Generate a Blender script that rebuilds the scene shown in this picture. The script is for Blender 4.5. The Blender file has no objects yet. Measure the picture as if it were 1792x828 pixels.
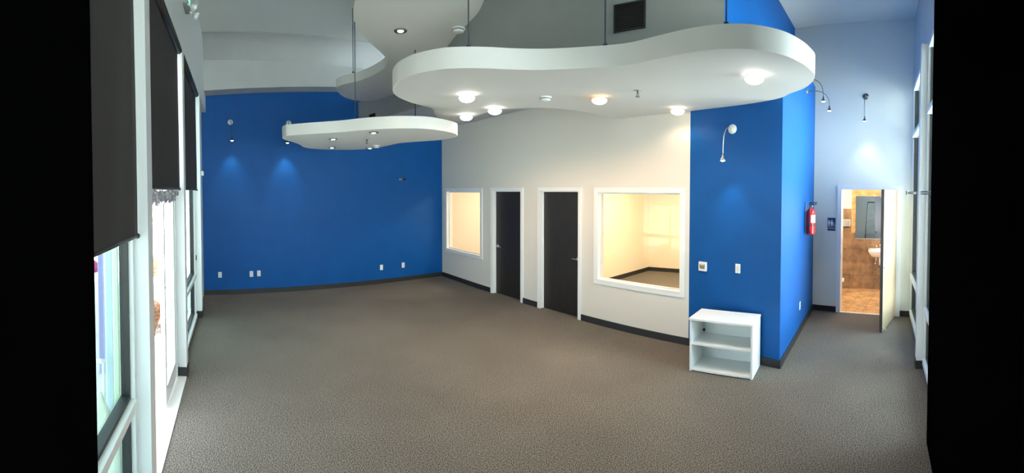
import bpy, bmesh, math, random
from mathutils import Vector, Matrix
random.seed(4)
SC = bpy.context.scene
COL = SC.collection
PI = math.pi

# ------------------------------------------------------------------ camera
EYE, F, CX, TILT = 2.13, 720.0, 896.0, math.radians(1.2)
CY = 333 + F * math.tan(TILT)
cam = bpy.data.cameras.new('camera'); cam.type = 'PANO'
cam.panorama_type = 'CENTRAL_CYLINDRICAL'
cam.central_cylindrical_range_u_min = -CX / F
cam.central_cylindrical_range_u_max = (1792 - CX) / F
cam.central_cylindrical_range_v_min = -(828 - CY) / F
cam.central_cylindrical_range_v_max = CY / F
cam.central_cylindrical_radius = 1.0
cam.clip_start = 0.02
camo = bpy.data.objects.new('camera', cam); COL.objects.link(camo)
camo.location = (0, 0, EYE); camo.rotation_euler = (PI / 2 - TILT, 0, 0)
SC.camera = camo
SC.view_settings.view_transform = 'Standard'; SC.view_settings.look = 'None'
SC.view_settings.gamma = 1; SC.view_settings.use_curve_mapping = False
SC.view_settings.exposure = 0.0
SC.cycles.max_bounces = 10; SC.cycles.diffuse_bounces = 6; SC.cycles.transparent_max_bounces = 12
SC.cycles.sample_clamp_indirect = 6.0
SC.cycles.use_denoising = True

# ------------------------------------------------------------------ daylight
SKY_STRENGTH = 7.0
w = bpy.data.worlds.new('daylight'); SC.world = w; w.use_nodes = True
bg = w.node_tree.nodes['Background']
bg.inputs[0].default_value = (0.80, 0.93, 1.0, 1); bg.inputs[1].default_value = SKY_STRENGTH

# power of the area light added outside the right window wall to boost daylight
DAY_R = 800
sun = bpy.data.lights.new('sun', 'SUN'); sun.energy = 90; sun.angle = math.radians(.6); sun.color = (1, .95, .88)
suno = bpy.data.objects.new('sun', sun); COL.objects.link(suno)
# high sun from beyond the far end of the building, almost parallel to the right window wall
suno.rotation_euler = Vector((-.46, -.60, -1.5)).to_track_quat('-Z', 'Y').to_euler()

# ------------------------------------------------------------------ surveying helpers
def ray(x, y):
    t = (x - CX) / F; v = (CY - y) / F
    a, b = math.cos(TILT), math.sin(TILT)
    return Vector((math.sin(t), math.cos(t) * a + v * b, -math.cos(t) * b + v * a))
def on_z(x, y, z):
    r = ray(x, y); return Vector((0, 0, EYE)) + r * ((z - EYE) / r.z)
def fl(x, y): return on_z(x, y, 0).to_2d()
def at_r(x, y, dist):
    r = ray(x, y); return Vector((0, 0, EYE)) + r * (dist / r.to_2d().length)

class Wall:
    """a vertical plane from A to B; local x along it, local y away from the room"""
    def __init__(s, A, B):
        s.A = Vector(A).to_2d(); s.B = Vector(B).to_2d(); d = s.B - s.A; s.L = d.length
        s.d = d.normalized(); s.n = Vector((-s.d.y, s.d.x)); s.rot = math.atan2(s.d.y, s.d.x)
    def hit(s, x, y=400, off=0.0):
        r = ray(x, y); r2 = r.to_2d(); A = s.A + s.n * off
        t = A.dot(s.n) / r2.dot(s.n); p = r2 * t
        return (p - s.A).dot(s.d), EYE + r.z * t           # (s, z)
    def pt(s, u, off=0.0, z=0.0):
        p = s.A + s.d * u + s.n * off; return Vector((p.x, p.y, z))
    def M(s, u=0.0, off=0.0, z=0.0):
        return Matrix.Translation(s.pt(u, off, z)) @ Matrix.Rotation(s.rot, 4, 'Z')

# ------------------------------------------------------------------ mesh helpers
def bm_box(bm, x0, x1, y0, y1, z0, z1, bev=0.0, M=None):
    r = bmesh.ops.create_cube(bm, size=1)
    vs = r['verts']
    for v in vs:
        v.co = Vector((x0 + (v.co.x + .5) * (x1 - x0), y0 + (v.co.y + .5) * (y1 - y0), z0 + (v.co.z + .5) * (z1 - z0)))
    if bev:
        es = list({e for v in vs for e in v.link_edges})
        q = bmesh.ops.bevel(bm, geom=es, offset=bev, segments=2, affect='EDGES', profile=0.5)
        vs = list({v for f in q['faces'] for v in f.verts} | {v for v in vs if v.is_valid})
    if M is not None: bmesh.ops.transform(bm, matrix=M, verts=vs)
    return vs
def bm_lathe(bm, prof, seg=24, M=None, cap=True):
    rings = []
    for r, z in prof:
        if r < 1e-6: rings.append([bm.verts.new((0, 0, z))])
        else: rings.append([bm.verts.new((r * math.cos(2 * PI * k / seg), r * math.sin(2 * PI * k / seg), z)) for k in range(seg)])
    for a, b in zip(rings[:-1], rings[1:]):
        for k in range(seg):
            k2 = (k + 1) % seg
            if len(a) == 1 and len(b) == 1: continue
            if len(a) == 1: f = bm.faces.new((a[0], b[k], b[k2]))
            elif len(b) == 1: f = bm.faces.new((a[k], b[0], a[k2]))
            else: f = bm.faces.new((a[k], b[k], b[k2], a[k2]))
            f.smooth = True
    if cap:
        for rg in (rings[0], rings[-1]):
            if len(rg) > 1:
                try: bm.faces.new(rg)
                except ValueError: pass
    vs = [v for rg in rings for v in rg]
    if M is not None: bmesh.ops.transform(bm, matrix=M, verts=vs)
    return vs
def bm_tube(bm, pts, rad, seg=10, M=None):
    pts = [Vector(p) for p in pts]; n = len(pts)
    rs = rad if isinstance(rad, (list, tuple)) else [rad] * n
    up = None; rings = []
    for i, p in enumerate(pts):
        t = (pts[min(i + 1, n - 1)] - pts[max(i - 1, 0)]).normalized()
        if up is None:
            up = Vector((0, 0, 1)) if abs(t.z) < .9 else Vector((1, 0, 0))
        a = (up - t * up.dot(t)).normalized(); b = t.cross(a); up = a
        rings.append([bm.verts.new(p + (a * math.cos(2 * PI * k / seg) + b * math.sin(2 * PI * k / seg)) * rs[i]) for k in range(seg)])
    for a, b in zip(rings[:-1], rings[1:]):
        for k in range(seg):
            f = bm.faces.new((a[k], a[(k + 1) % seg], b[(k + 1) % seg], b[k])); f.smooth = True
    bm.faces.new(rings[0][::-1]); bm.faces.new(rings[-1])
    vs = [v for rg in rings for v in rg]
    if M is not None: bmesh.ops.transform(bm, matrix=M, verts=vs)
    return vs
def bm_prism(bm, poly, z0, z1, M=None, smooth_sides=False):
    bot = [bm.verts.new((p[0], p[1], z0)) for p in poly]; top = [bm.verts.new((p[0], p[1], z1)) for p in poly]
    n = len(poly)
    bm.faces.new(bot[::-1]); bm.faces.new(top)
    for k in range(n):
        f = bm.faces.new((bot[k], bot[(k + 1) % n], top[(k + 1) % n], top[k])); f.smooth = smooth_sides
    if smooth_sides:
        for e in bm.edges:
            if len(e.link_faces) == 2 and abs(e.link_faces[0].normal.z - e.link_faces[1].normal.z) > .5: e.smooth = False
    if M is not None: bmesh.ops.transform(bm, matrix=M, verts=bot + top)
    return bot + top
def obj(name, bm, mat, parent=None, M=None):
    bmesh.ops.recalc_face_normals(bm, faces=bm.faces)
    me = bpy.data.meshes.new(name); bm.to_mesh(me); bm.free()
    me.materials.append(mat)
    o = bpy.data.objects.new(name, me); COL.objects.link(o)
    if parent is not None: o.parent = parent
    if M is not None: o.matrix_basis = M
    return o
def tag(o, label, cat, group=None):
    o['label'] = label; o['category'] = cat
    if group: o['group'] = group
    return o
def struct(name, bm, mat, M=None):
    o = obj(name, bm, mat, None, M); o['kind'] = 'structure'; return o
def thing(name, label, cat, M, group=None):
    o = bpy.data.objects.new(name, None); COL.objects.link(o); o.empty_display_size = .1
    o.matrix_basis = M; return tag(o, label, cat, group)
def frame_root(name, M):
    o = bpy.data.objects.new(name, None); COL.objects.link(o); o.matrix_basis = M; o['kind'] = 'structure'; return o
def new(): return bmesh.new()
def boxes(*bs):
    bm = new()
    for b in bs: bm_box(bm, *b)
    return bm
def dup(root, M, label, group=None):
    r = root.copy(); COL.objects.link(r); r.matrix_basis = M; r['label'] = label
    if group: r['group'] = group
    for ch in list(root.children):
        c = ch.copy(); COL.objects.link(c); c.parent = r
        for g in list(ch.children):
            d = g.copy(); COL.objects.link(d); d.parent = c
    return r
def light(name, kind, loc, power, color, rot=(0, 0, 0), **kw):
    l = bpy.data.lights.new(name, kind); l.energy = power; l.color = color
    for k, v in kw.items(): setattr(l, k, v)
    o = bpy.data.objects.new(name, l); COL.objects.link(o); o.location = loc; o.rotation_euler = rot
    return o

# ------------------------------------------------------------------ materials
def mat(name, color, rough=.5, metal=0.0, spec=.5, noise=None, bump=None, emit=None, strength=0.0, coords='Object', sheen=None):
    m = bpy.data.materials.new(name); m.use_nodes = True
    nt = m.node_tree; b = nt.nodes['Principled BSDF']
    b.inputs['Base Color'].default_value = (*color, 1); b.inputs['Roughness'].default_value = rough
    b.inputs['Metallic'].default_value = metal; b.inputs['Specular IOR Level'].default_value = spec
    if emit:
        b.inputs['Emission Color'].default_value = (*emit, 1); b.inputs['Emission Strength'].default_value = strength
    tc = nt.nodes.new('ShaderNodeTexCoord')
    if noise:
        scale, amt = noise[0], noise[1]
        stretch = noise[2] if len(noise) > 2 else (1, 1, 1)
        mp = nt.nodes.new('ShaderNodeMapping'); mp.inputs['Scale'].default_value = stretch
        n = nt.nodes.new('ShaderNodeTexNoise'); n.inputs['Scale'].default_value = scale; n.inputs['Detail'].default_value = 5
        cr = nt.nodes.new('ShaderNodeMix'); cr.data_type = 'RGBA'
        cr.inputs[6].default_value = (*[c * (1 - amt) for c in color], 1)
        cr.inputs[7].default_value = (*[min(1, c * (1 + amt)) for c in color], 1)
        mr = nt.nodes.new('ShaderNodeMapRange'); mr.inputs[1].default_value = .3; mr.inputs[2].default_value = .7
        nt.links.new(tc.outputs[coords], mp.inputs[0]); nt.links.new(mp.outputs[0], n.inputs['Vector'])
        nt.links.new(n.outputs[0], mr.inputs[0]); nt.links.new(mr.outputs[0], cr.inputs[0])
        nt.links.new(cr.outputs[2], b.inputs['Base Color'])
    if bump:
        n2 = nt.nodes.new('ShaderNodeTexNoise'); n2.inputs['Scale'].default_value = bump[0]
        bp = nt.nodes.new('ShaderNodeBump'); bp.inputs['Strength'].default_value = bump[1]; bp.inputs['Distance'].default_value = bump[2] if len(bump) > 2 else .01
        nt.links.new(tc.outputs[coords], n2.inputs['Vector']); nt.links.new(n2.outputs[0], bp.inputs['Height'])
        nt.links.new(bp.outputs[0], b.inputs['Normal'])
    return m
def glass(name, tint, refl=1.0):
    m = bpy.data.materials.new(name); m.use_nodes = True; nt = m.node_tree
    for n in list(nt.nodes): nt.nodes.remove(n)
    out = nt.nodes.new('ShaderNodeOutputMaterial'); mx = nt.nodes.new('ShaderNodeMixShader')
    tr = nt.nodes.new('ShaderNodeBsdfTransparent'); tr.inputs[0].default_value = (*tint, 1)
    gl = nt.nodes.new('ShaderNodeBsdfGlossy'); gl.inputs['Roughness'].default_value = 0.0
    fr = nt.nodes.new('ShaderNodeFresnel'); fr.inputs[0].default_value = 1.5
    mu = nt.nodes.new('ShaderNodeMath'); mu.operation = 'MULTIPLY'; mu.inputs[1].default_value = refl
    nt.links.new(fr.outputs[0], mu.inputs[0]); nt.links.new(mu.outputs[0], mx.inputs[0])
    nt.links.new(tr.outputs[0], mx.inputs[1]); nt.links.new(gl.outputs[0], mx.inputs[2]); nt.links.new(mx.outputs[0], out.inputs[0])
    return m

BLUE = mat('blue paint', (0.0, 0.074, 0.29), .5, spec=.2, noise=(3, .06), bump=(180, .08))
WHITE = mat('white wall paint', (.69, .645, .59), .6, bump=(220, .06))
GREY_SHADED = mat('shaded grey paint', (.33, .335, .32), .75, noise=(2, .04), bump=(200, .05))  # same paint as GREY, darkened for the shade on the upper office wall
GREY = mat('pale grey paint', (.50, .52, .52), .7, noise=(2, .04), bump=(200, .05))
CEIL = mat('ceiling paint', (.70, .72, .68), .8, bump=(160, .06))
CLOUD = mat('cloud paint', (.64, .63, .60), .7, bump=(160, .04))
RESTWALL = mat('cool white paint', (.72, .735, .69), .6, bump=(220, .06))
OFFICE = mat('cream office paint', (.80, .74, .62), .7, bump=(220, .05))
TRIMW = mat('white gloss trim', (.80, .80, .80), .35)
STORE = mat('white aluminium storefront', (.74, .78, .77), .35, noise=(2, .03))
PILLAR = mat('white painted pillar', (.72, .745, .74), .5)
BASEB = mat('black rubber base', (.018, .018, .020), .5)
BLACKFILL = mat('matt black filler', (.0012, .0012, .0012), 1.0, spec=0.0)  # near-zero colour for the added sections that keep both side margins black
GASKET = mat('black gasket', (.012, .014, .015), .5)
SHADE = mat('black shade fabric', (.022, .019, .017), .9, noise=(60, .15), bump=(500, .1))
SHADED = mat('dark roller metal', (.02, .019, .018), .5)
DARKWOOD = mat('espresso wood veneer', (.013, .010, .009), .45, noise=(14, .5, (6, 6, .5)))
LIGHTWOOD = mat('maple veneer', (.30, .235, .155), .4, noise=(9, .10, (5, 5, .6)))
EDGE = mat('dark door edge', (.045, .036, .030), .5)
STEEL = mat('brushed steel', (.62, .62, .62), .28, 1.0)
CHROME = mat('chrome', (.8, .8, .8), .12, 1.0)
BRONZE = mat('grey bronze metal', (.16, .17, .17), .4, .8)
PLASTIC = mat('white plastic', (.82, .82, .80), .35)
BLACKP = mat('black plastic', (.015, .015, .016), .4)
GLASSO = glass('clear office glass', (.97, .97, .95), .3)
GLASST = glass('tinted window glass', (.74, .84, .82), .5)
GLASSR = glass('clear window glass', (.90, .96, .95), 1.0)
MELA = mat('white melamine', (.80, .82, .82), .3)
CHIP = mat('plate edge', (.70, .71, .71), .5)
PORC = mat('white porcelain', (.86, .83, .78), .12)
MIRROR = mat('mirror silver', (.75, .77, .78), .02, 1.0)
RED = mat('red extinguisher paint', (.55, .012, .02), .25)
NAVY = mat('navy sign plastic', (.012, .035, .10), .4)
SIGNW = mat('sign white', (.85, .87, .90), .5)
CABLE = mat('dark steel cable', (.03, .05, .07), .5, .3)
BLACKHOLE = mat('dark vent cavity', (.012, .011, .010), .8)
GREYP = mat('grey lcd', (.20, .18, .15), .4)
GREYP2 = mat('grey sign housing', (.30, .31, .30), .5)
ALU = mat('aluminium', (.55, .56, .57), .4, .6)
CLEARP = mat('grey film plastic', (.42, .42, .44), .25, noise=(18, .6), bump=(30, .6, .02))
CONCRETE = mat('pale concrete', (.62, .60, .57), .9, noise=(3, .08), bump=(40, .2))
TERRA = mat('terracotta', (.42, .13, .07), .8, noise=(14, .3))
DRYLEAF = mat('dry leaves', (.30, .17, .08), .8, noise=(20, .5))
BARK = mat('bark', (.36, .19, .10), .9, noise=(16, .5, (1, 1, .3)), bump=(40, .6))
PINK = mat('coral stucco', (.75, .30, .22), .8, noise=(2, .1))
YELLOW = mat('yellow paint', (.85, .65, .10), .5)
MAGENTA = mat('magenta canvas', (.75, .04, .22), .7)
PALEGREEN = mat('pale green paint', (.62, .78, .55), .6)
LAV = mat('lavender paint', (.34, .32, .62), .6)
SKYB = mat('pale blue paint', (.52, .66, .80), .6)

def carpet():
    m = bpy.data.materials.new('grey loop carpet'); m.use_nodes = True; nt = m.node_tree; b = nt.nodes['Principled BSDF']
    b.inputs['Roughness'].default_value = .95; b.inputs['Specular IOR Level'].default_value = .15
    tc = nt.nodes.new('ShaderNodeTexCoord')
    n1 = nt.nodes.new('ShaderNodeTexNoise'); n1.inputs['Scale'].default_value = 105; n1.inputs['Detail'].default_value = 6; n1.inputs['Roughness'].default_value = .75
    n2 = nt.nodes.new('ShaderNodeTexNoise'); n2.inputs['Scale'].default_value = 1.1; n2.inputs['Detail'].default_value = 4
    vo = nt.nodes.new('ShaderNodeTexVoronoi'); vo.inputs['Scale'].default_value = 130
    cr = nt.nodes.new('ShaderNodeValToRGB'); e = cr.color_ramp.elements
    e[0].position = .43; e[0].color = (.036, .032, .028, 1); e[1].position = .59; e[1].color = (.32, .285, .245, 1)
    k = e.new(.5); k.color = (.132, .118, .102, 1)
    mx = nt.nodes.new('ShaderNodeMix'); mx.data_type = 'RGBA'; mx.blend_type = 'MULTIPLY'; mx.inputs[0].default_value = 1
    mr = nt.nodes.new('ShaderNodeMapRange'); mr.inputs[1].default_value = .3; mr.inputs[2].default_value = .7; mr.inputs[3].default_value = .9; mr.inputs[4].default_value = 1.1
    bp = nt.nodes.new('ShaderNodeBump'); bp.inputs['Strength'].default_value = .2; bp.inputs['Distance'].default_value = .003
    for n in (n1, n2, vo): nt.links.new(tc.outputs['Object'], n.inputs['Vector'])
    nt.links.new(n1.outputs[0], cr.inputs[0]); nt.links.new(cr.outputs[0], mx.inputs[6])
    nt.links.new(n2.outputs[0], mr.inputs[0]); nt.links.new(mr.outputs[0], mx.inputs[7])
    nt.links.new(mx.outputs[2], b.inputs['Base Color'])
    nt.links.new(vo.outputs[0], bp.inputs['Height']); nt.links.new(bp.outputs[0], b.inputs['Normal'])
    return m
CARPET = carpet()
def tiles(name, c1, c2, grout, bw, bh, axes):
    m = bpy.data.materials.new(name); m.use_nodes = True; nt = m.node_tree; b = nt.nodes['Principled BSDF']
    b.inputs['Roughness'].default_value = .3
    tc = nt.nodes.new('ShaderNodeTexCoord'); sp = nt.nodes.new('ShaderNodeSeparateXYZ'); cb = nt.nodes.new('ShaderNodeCombineXYZ')
    nt.links.new(tc.outputs['Object'], sp.inputs[0])
    nt.links.new(sp.outputs[axes[0]], cb.inputs[0]); nt.links.new(sp.outputs[axes[1]], cb.inputs[1])
    br = nt.nodes.new('ShaderNodeTexBrick'); br.offset = 0.0; br.inputs['Scale'].default_value = 1
    br.inputs['Mortar Size'].default_value = .004; br.inputs['Brick Width'].default_value = bw; br.inputs['Row Height'].default_value = bh
    br.inputs['Color1'].default_value = (*c1, 1); br.inputs['Color2'].default_value = (*c2, 1); br.inputs['Mortar'].default_value = (*grout, 1)
    nt.links.new(cb.outputs[0], br.inputs['Vector'])
    n = nt.nodes.new('ShaderNodeTexNoise'); n.inputs['Scale'].default_value = 5; n.inputs['Detail'].default_value = 8; n.inputs['Roughness'].default_value = .7
    nt.links.new(tc.outputs['Object'], n.inputs['Vector'])
    mr = nt.nodes.new('ShaderNodeMapRange'); mr.inputs[1].default_value = .3; mr.inputs[2].default_value = .7; mr.inputs[3].default_value = .4; mr.inputs[4].default_value = 1.5
    nt.links.new(n.outputs[0], mr.inputs[0])
    mx = nt.nodes.new('ShaderNodeMix'); mx.data_type = 'RGBA'; mx.blend_type = 'MULTIPLY'; mx.inputs[0].default_value = 1
    nt.links.new(br.outputs[0], mx.inputs[6]); nt.links.new(mr.outputs[0], mx.inputs[7]); nt.links.new(mx.outputs[2], b.inputs['Base Color'])
    return m
TILEW = tiles('brown slate wall tile', (.30, .175, .095), (.24, .14, .08), (.16, .11, .07), .30, .30, (0, 2))
TILEWL = tiles('tan stone mirror surround', (.60, .34, .14), (.55, .31, .13), (.40, .25, .13), .30, .30, (0, 2))
TILEF = tiles('tan slate floor tile', (.62, .36, .17), (.52, .30, .14), (.22, .13, .08), .30, .30, (0, 1))

def emis(name, col, s):
    m = bpy.data.materials.new(name); m.use_nodes = True; b = m.node_tree.nodes['Principled BSDF']
    b.inputs['Base Color'].default_value = (.9, .9, .9, 1)
    b.inputs['Emission Color'].default_value = (*col, 1); b.inputs['Emission Strength'].default_value = s
    return m
LAMPW = emis('lit white lamp glass', (1, .97, .93), 8)
LAMPO = emis('lit amber lamp glass', (1, .50, .16), 4.5)
LAMPM = emis('lit warm lamp glass', (1, .86, .66), 6)
LED = emis('lit bulb', (1, .95, .85), 25)
LEDW = emis('lit warm bulb', (1, .80, .58), 25)
EXITG = emis('green exit letters', (.05, 1, .35), 2.0)

# ------------------------------------------------------------------ the survey
A, B = fl(358, 516), fl(774, 482.5)
C, D, E, G = fl(1204.8, 604.5), fl(1364, 645), fl(1421.5, 542), fl(1596, 554.5)
BW = Wall(A, B)            # blue wall at the far end
OW = Wall(B, C)            # white office wall
CW = Wall(C, D)            # front of the blue column
CR = Wall(D, E)            # right side of the blue column
RW = Wall(E, G)            # restroom wall
l1, l0 = fl(327, 660), fl(354, 556)
LW = Wall(l1, l1 + (l0 - l1))      # left window wall, local x runs from the middle pillar to the blue wall, y is outdoors... see LF
tc_ = (l1 - l0).normalized()       # towards the camera
no_ = Vector((-tc_.y, tc_.x)) * -1 # outdoors
if no_.dot(l1) < 0: no_ = -no_
LM = Matrix(((tc_.x, no_.x, 0, l1.x), (tc_.y, no_.y, 0, l1.y), (0, 0, 1, 0), (0, 0, 0, 1)))   # local x towards camera, y outdoors (mirrored frame)
def L_u(x, off=0.0, y=400):
    r = ray(x, y).to_2d(); o = l1 + no_ * off; t = o.dot(no_) / r.dot(no_); return (r * t - l1).dot(tc_)
def L_z(x, y, off=0.0):
    r = ray(x, y); o = l1 + no_ * off; t = o.dot(no_) / r.to_2d().dot(no_); return EYE + r.z * t
AZR = math.radians(50.95)
dR = Vector((math.sin(AZR), math.cos(AZR))); nR = Vector((math.cos(AZR), -math.sin(AZR)))
OFFR = .58
RM = Matrix(((dR.x, nR.x, 0, nR.x * OFFR), (dR.y, nR.y, 0, nR.y * OFFR), (0, 0, 1, 0), (0, 0, 0, 1)))   # local x away from the camera, y outdoors
def R_v(x, off=0.0, y=400):
    r = ray(x, y).to_2d(); t = (OFFR + off) / r.dot(nR); return (r * t).dot(dR)
def R_z(x, y, off=0.0):
    r = ray(x, y); t = (OFFR + off) / r.to_2d().dot(nR); return EYE + r.z * t
ZC = 5.13                  # ceiling height

pl = nR * (OFFR + 1.6) + dR * 5.7
light('daylight_fill_right', 'AREA', (pl.x, pl.y, 2.9), DAY_R, (.84, .94, 1), Vector((-nR.x, -nR.y, 0)).to_track_quat('-Z', 'Y').to_euler(), shape='RECTANGLE', size=4.8, size_y=4.4)  # added lamp, strengthens the light through the right windows

def fix(name, bm, mt, M, parent=None):      # mirrored frames: bake the matrix into the mesh
    bmesh.ops.transform(bm, matrix=M, verts=bm.verts)
    return obj(name, bm, mt, parent)
def sfix(name, bm, mt, M):
    o = fix(name, bm, mt, M); o['kind'] = 'structure'; return o

# ------------------------------------------------------------------ floor, ceiling
def lr_corner(offl, offr):
    # where the left and the right window walls meet behind the camera
    a = no_ * (l1.dot(no_) + offl); b = nR * (OFFR + offr)
    t = (b - a).dot(nR) / tc_.dot(nR); return a + tc_ * t
def room_poly(ol, orr, e):
    k = lr_corner(ol, orr); return [tuple(p) for p in (k - tc_ * 11, k, k + dR * 15.5, k + dR * 15.5 - tc_ * 11)]
bm = new(); bm_prism(bm, room_poly(.158, .06, 0), -.1, 0); struct('floor', bm, CARPET)
bm = new(); bm_prism(bm, room_poly(.25, .25, 0), ZC, ZC + .12); struct('ceiling', bm, CEIL)

# ------------------------------------------------------------------ blue wall and the bulkhead over it
sL = (l1.dot(no_) + .16 - A.dot(no_)) / BW.d.dot(no_)      # meets the left window wall
struct('wall_far', boxes((sL, BW.L, 0, .12, 0, ZC)), BLUE, BW.M())
bm = new()
sx1 = BW.hit(720, 160)[0]
za, zb = BW.hit(358, 168)[1], BW.hit(590, 161)[1]
sa, sb = BW.hit(358, 168)[0], BW.hit(590, 161)[0]
zs = lambda s: za + (zb - za) * (s - sa) / (sb - sa)
prof = [(-.002, 0)] + [(-.45, 0)]
ring = []
for s in (sL, sx1):
    pr = [(-.003, zs(s)), (-.45, zs(s)), (-.45, 4.72)]
    for k in range(1, 13):
        t = k / 12 * PI / 2; pr.append((-.45 - .42 * (1 - math.cos(t)), 4.72 + .405 * math.sin(t)))
    pr.append((-.003, ZC - .005))
    ring.append([bm.verts.new((s, y, z)) for y, z in pr])
n = len(ring[0])
for k in range(n):
    f = bm.faces.new((ring[0][k], ring[0][(k + 1) % n], ring[1][(k + 1) % n], ring[1][k]))
    if 2 <= k < n - 2: f.smooth = True
bm.faces.new(ring[0]); bm.faces.new(ring[1][::-1])
struct('wall_far_bulkhead', bm, GREY, BW.M())
struct('baseboard_far', boxes((sL, BW.L - .012, -.014, 0, 0, .098)), BASEB, BW.M())

# ------------------------------------------------------------------ white office wall with two windows and two doors
ZS = 3.63
def wall_open(L0, L1, z1, th, ops):
    """boxes of a wall between L0 and L1 around openings (s0,s1,z0,z1)"""
    out = []; s = L0
    for a, b, c, d in sorted(ops):
        if a > s: out.append((s, a, 0, th, 0, z1))
        if c > 0: out.append((a, b, 0, th, 0, c))
        if d < z1: out.append((a, b, 0, th, d, z1))
        s = b
    out.append((s, L1, 0, th, 0, z1)); return out
TH = .13
win1 = (OW.hit(782, 400)[0], OW.hit(842, 400)[0], .70, 2.12)
win2 = (OW.hit(1045, 400)[0], OW.hit(1193, 400)[0], .71, 2.12)
dor1 = (OW.hit(861.5, 400)[0], OW.hit(913, 450)[0], 0, 2.135)
dor2 = (OW.hit(944.5, 400)[0], OW.hit(1014, 450)[0], 0, 2.135)
struct('wall_office', boxes(*wall_open(0, OW.L, ZS, TH, [win1, win2, dor1, dor2])), WHITE, OW.M())
bb = [(.0, dor1[0] - .06), (dor1[1] + .035, dor2[0] - .045), (dor2[1] + .035, OW.L)]
struct('baseboard_office', boxes(*[(a, b, -.014, 0, 0, .10) for a, b in bb]), BASEB, OW.M())
def office_window(name, op, M):
    s0, s1, z0, z1 = op; r = frame_root(name, M)
    c = .055
    obj('window_frame', boxes((s0 - c, s1 + c, -.018, -.0005, z1, z1 + c), (s0 - c, s1 + c, -.018, -.0005, z0 - c, z0),
                              (s0 - c, s0, -.018, -.0005, z0, z1), (s1, s1 + c, -.018, -.0005, z0, z1),
                              (s0, s0 + .02, -.018, TH + .01, z0, z1), (s1 - .02, s1, -.018, TH + .01, z0, z1), (s0 + .02, s1 - .02, -.018, TH + .01, z1 - .02, z1)), TRIMW, r)
    obj('window_sill', boxes((s0 + .02, s1 - .02, -.024, TH + .02, z0, z0 + .022)), TRIMW, r)
    obj('glazing_bead', boxes((s0 + .02, s1 - .02, .055, .08, z0 + .022, z0 + .04), (s0 + .02, s1 - .02, .055, .08, z1 - .04, z1 - .02),
                              (s0 + .02, s0 + .036, .055, .08, z0 + .04, z1 - .04), (s1 - .036, s1 - .02, .055, .08, z0 + .04, z1 - .04)), TRIMW, r)
    obj('window_pane', boxes((s0 + .03, s1 - .03, .064, .070, z0 + .035, z1 - .035)), GLASSO, r)
office_window('window_1', win1, OW.M()); office_window('window_2', win2, OW.M())
def lever(parent, x, y0, z, toward, M=None, side=-1):
    bm = new()
    Mr = Matrix.Translation((x, y0, z)) @ Matrix.Rotation(PI / 2 * (1 if side < 0 else -1), 4, 'X')
    bm_lathe(bm, [(0, .0), (.031, .0), (.031, .007), (.024, .012), (.012, .014), (.011, .045), (0, .047)], 20, Mr)
    yy = y0 + side * .048
    bm_tube(bm, [(x, yy + .006 * -side, z), (x + toward * .02, yy, z), (x + toward * .06, yy, z + .002), (x + toward * .105, yy + .008 * -side, z - .004), (x + toward * .118, yy + .016 * -side, z - .006)], [.009, .0095, .008, .007, .006], 10)
    return obj('door_handle', bm, STEEL, parent)
def office_door(name, op, M, hx, tw):
    s0, s1, _, z1 = op; r = frame_root(name, M); c = .045
    obj('door_frame', boxes((s0 - c, s0, -.016, -.0005, 0, z1 + c), (s1, s1 + c, -.016, -.0005, 0, z1 + c), (s0, s1, -.016, -.0005, z1, z1 + c),
                            (s0, s0 + .022, -.016, TH, 0, z1), (s1 - .022, s1, -.016, TH, 0, z1), (s0 + .022, s1 - .022, -.016, TH, z1 - .022, z1)), TRIMW, r)
    obj('door_stop', boxes((s0 + .022, s0 + .034, .055, .075, 0, z1 - .022), (s1 - .034, s1 - .022, .055, .075, 0, z1 - .022), (s0 + .034, s1 - .034, .055, .075, z1 - .034, z1 - .022)), TRIMW, r)
    d = obj('door_panel', boxes((s0 + .025, s1 - .025, .078, .12, .008, z1 - .026)), DARKWOOD, r)
    lever(r, hx, .077, .98, tw)
office_door('door_1', dor1, OW.M(), dor1[0] + .095, 1)
office_door('door_2', dor2, OW.M(), dor2[1] - .095, -1)

# rooms behind the office wall
P1, P2, P3 = fl(1065, 494), fl(1135, 473.5), fl(1190, 477.5)
PW = Wall(P1, P2)          # partition between the two offices
bkd = (P3 - P2).normalized()
sI = (B - P1).dot(OW.n) / PW.d.dot(OW.n)             # where the partition meets the office wall
TT = Wall(P2, P3)
ce = Wall(B, B + BW.d * 8)
sBk = (P2 - B).dot(TT.n) / ce.d.dot(TT.n)
struct('wall_office_partition', boxes((sI + TH * 1.02, PW.L, 0, .10, 0, 2.7)), OFFICE, PW.M())
struct('wall_office_back', boxes((-5.0, 3.2, 0, .10, 0, 2.7)), OFFICE, TT.M())
struct('wall_office_side', boxes((.02, sBk, -.0, .10, 0, 2.7)), OFFICE, ce.M())
cs = Wall(C, C + PW.d * 8)
sBk2 = (P2 - C).dot(TT.n) / cs.d.dot(TT.n)
struct('wall_office_right', boxes((.14, sBk2, .0, .10, 0, 2.7)), OFFICE, cs.M())
struct('baseboard_office_interior', boxes((sI + .2, PW.L - .02, -.012, 0, 0, .10)), BASEB, PW.M())
struct('baseboard_office_back', boxes((.0, 2.8, -.012, 0, 0, .10)), BASEB, TT.M())
q = [tuple(OW.pt(-.1, TH + .005).to_2d()), tuple(OW.pt(OW.L + .3, TH + .005).to_2d()), tuple(cs.pt(sBk2 + .1).to_2d()), tuple(ce.pt(sBk + .1).to_2d())]
bm = new(); bm_prism(bm, q, 2.7, 2.78); struct('ceiling_office', bm, OFFICE)
mid2 = (cs.pt(2.2).to_2d() + PW.pt((sI + PW.L) / 2).to_2d()) / 2
light('office_light', 'AREA', (mid2.x, mid2.y, 2.66), 165, (1, .80, .55), shape='RECTANGLE', size=1.2, size_y=.6)
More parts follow.
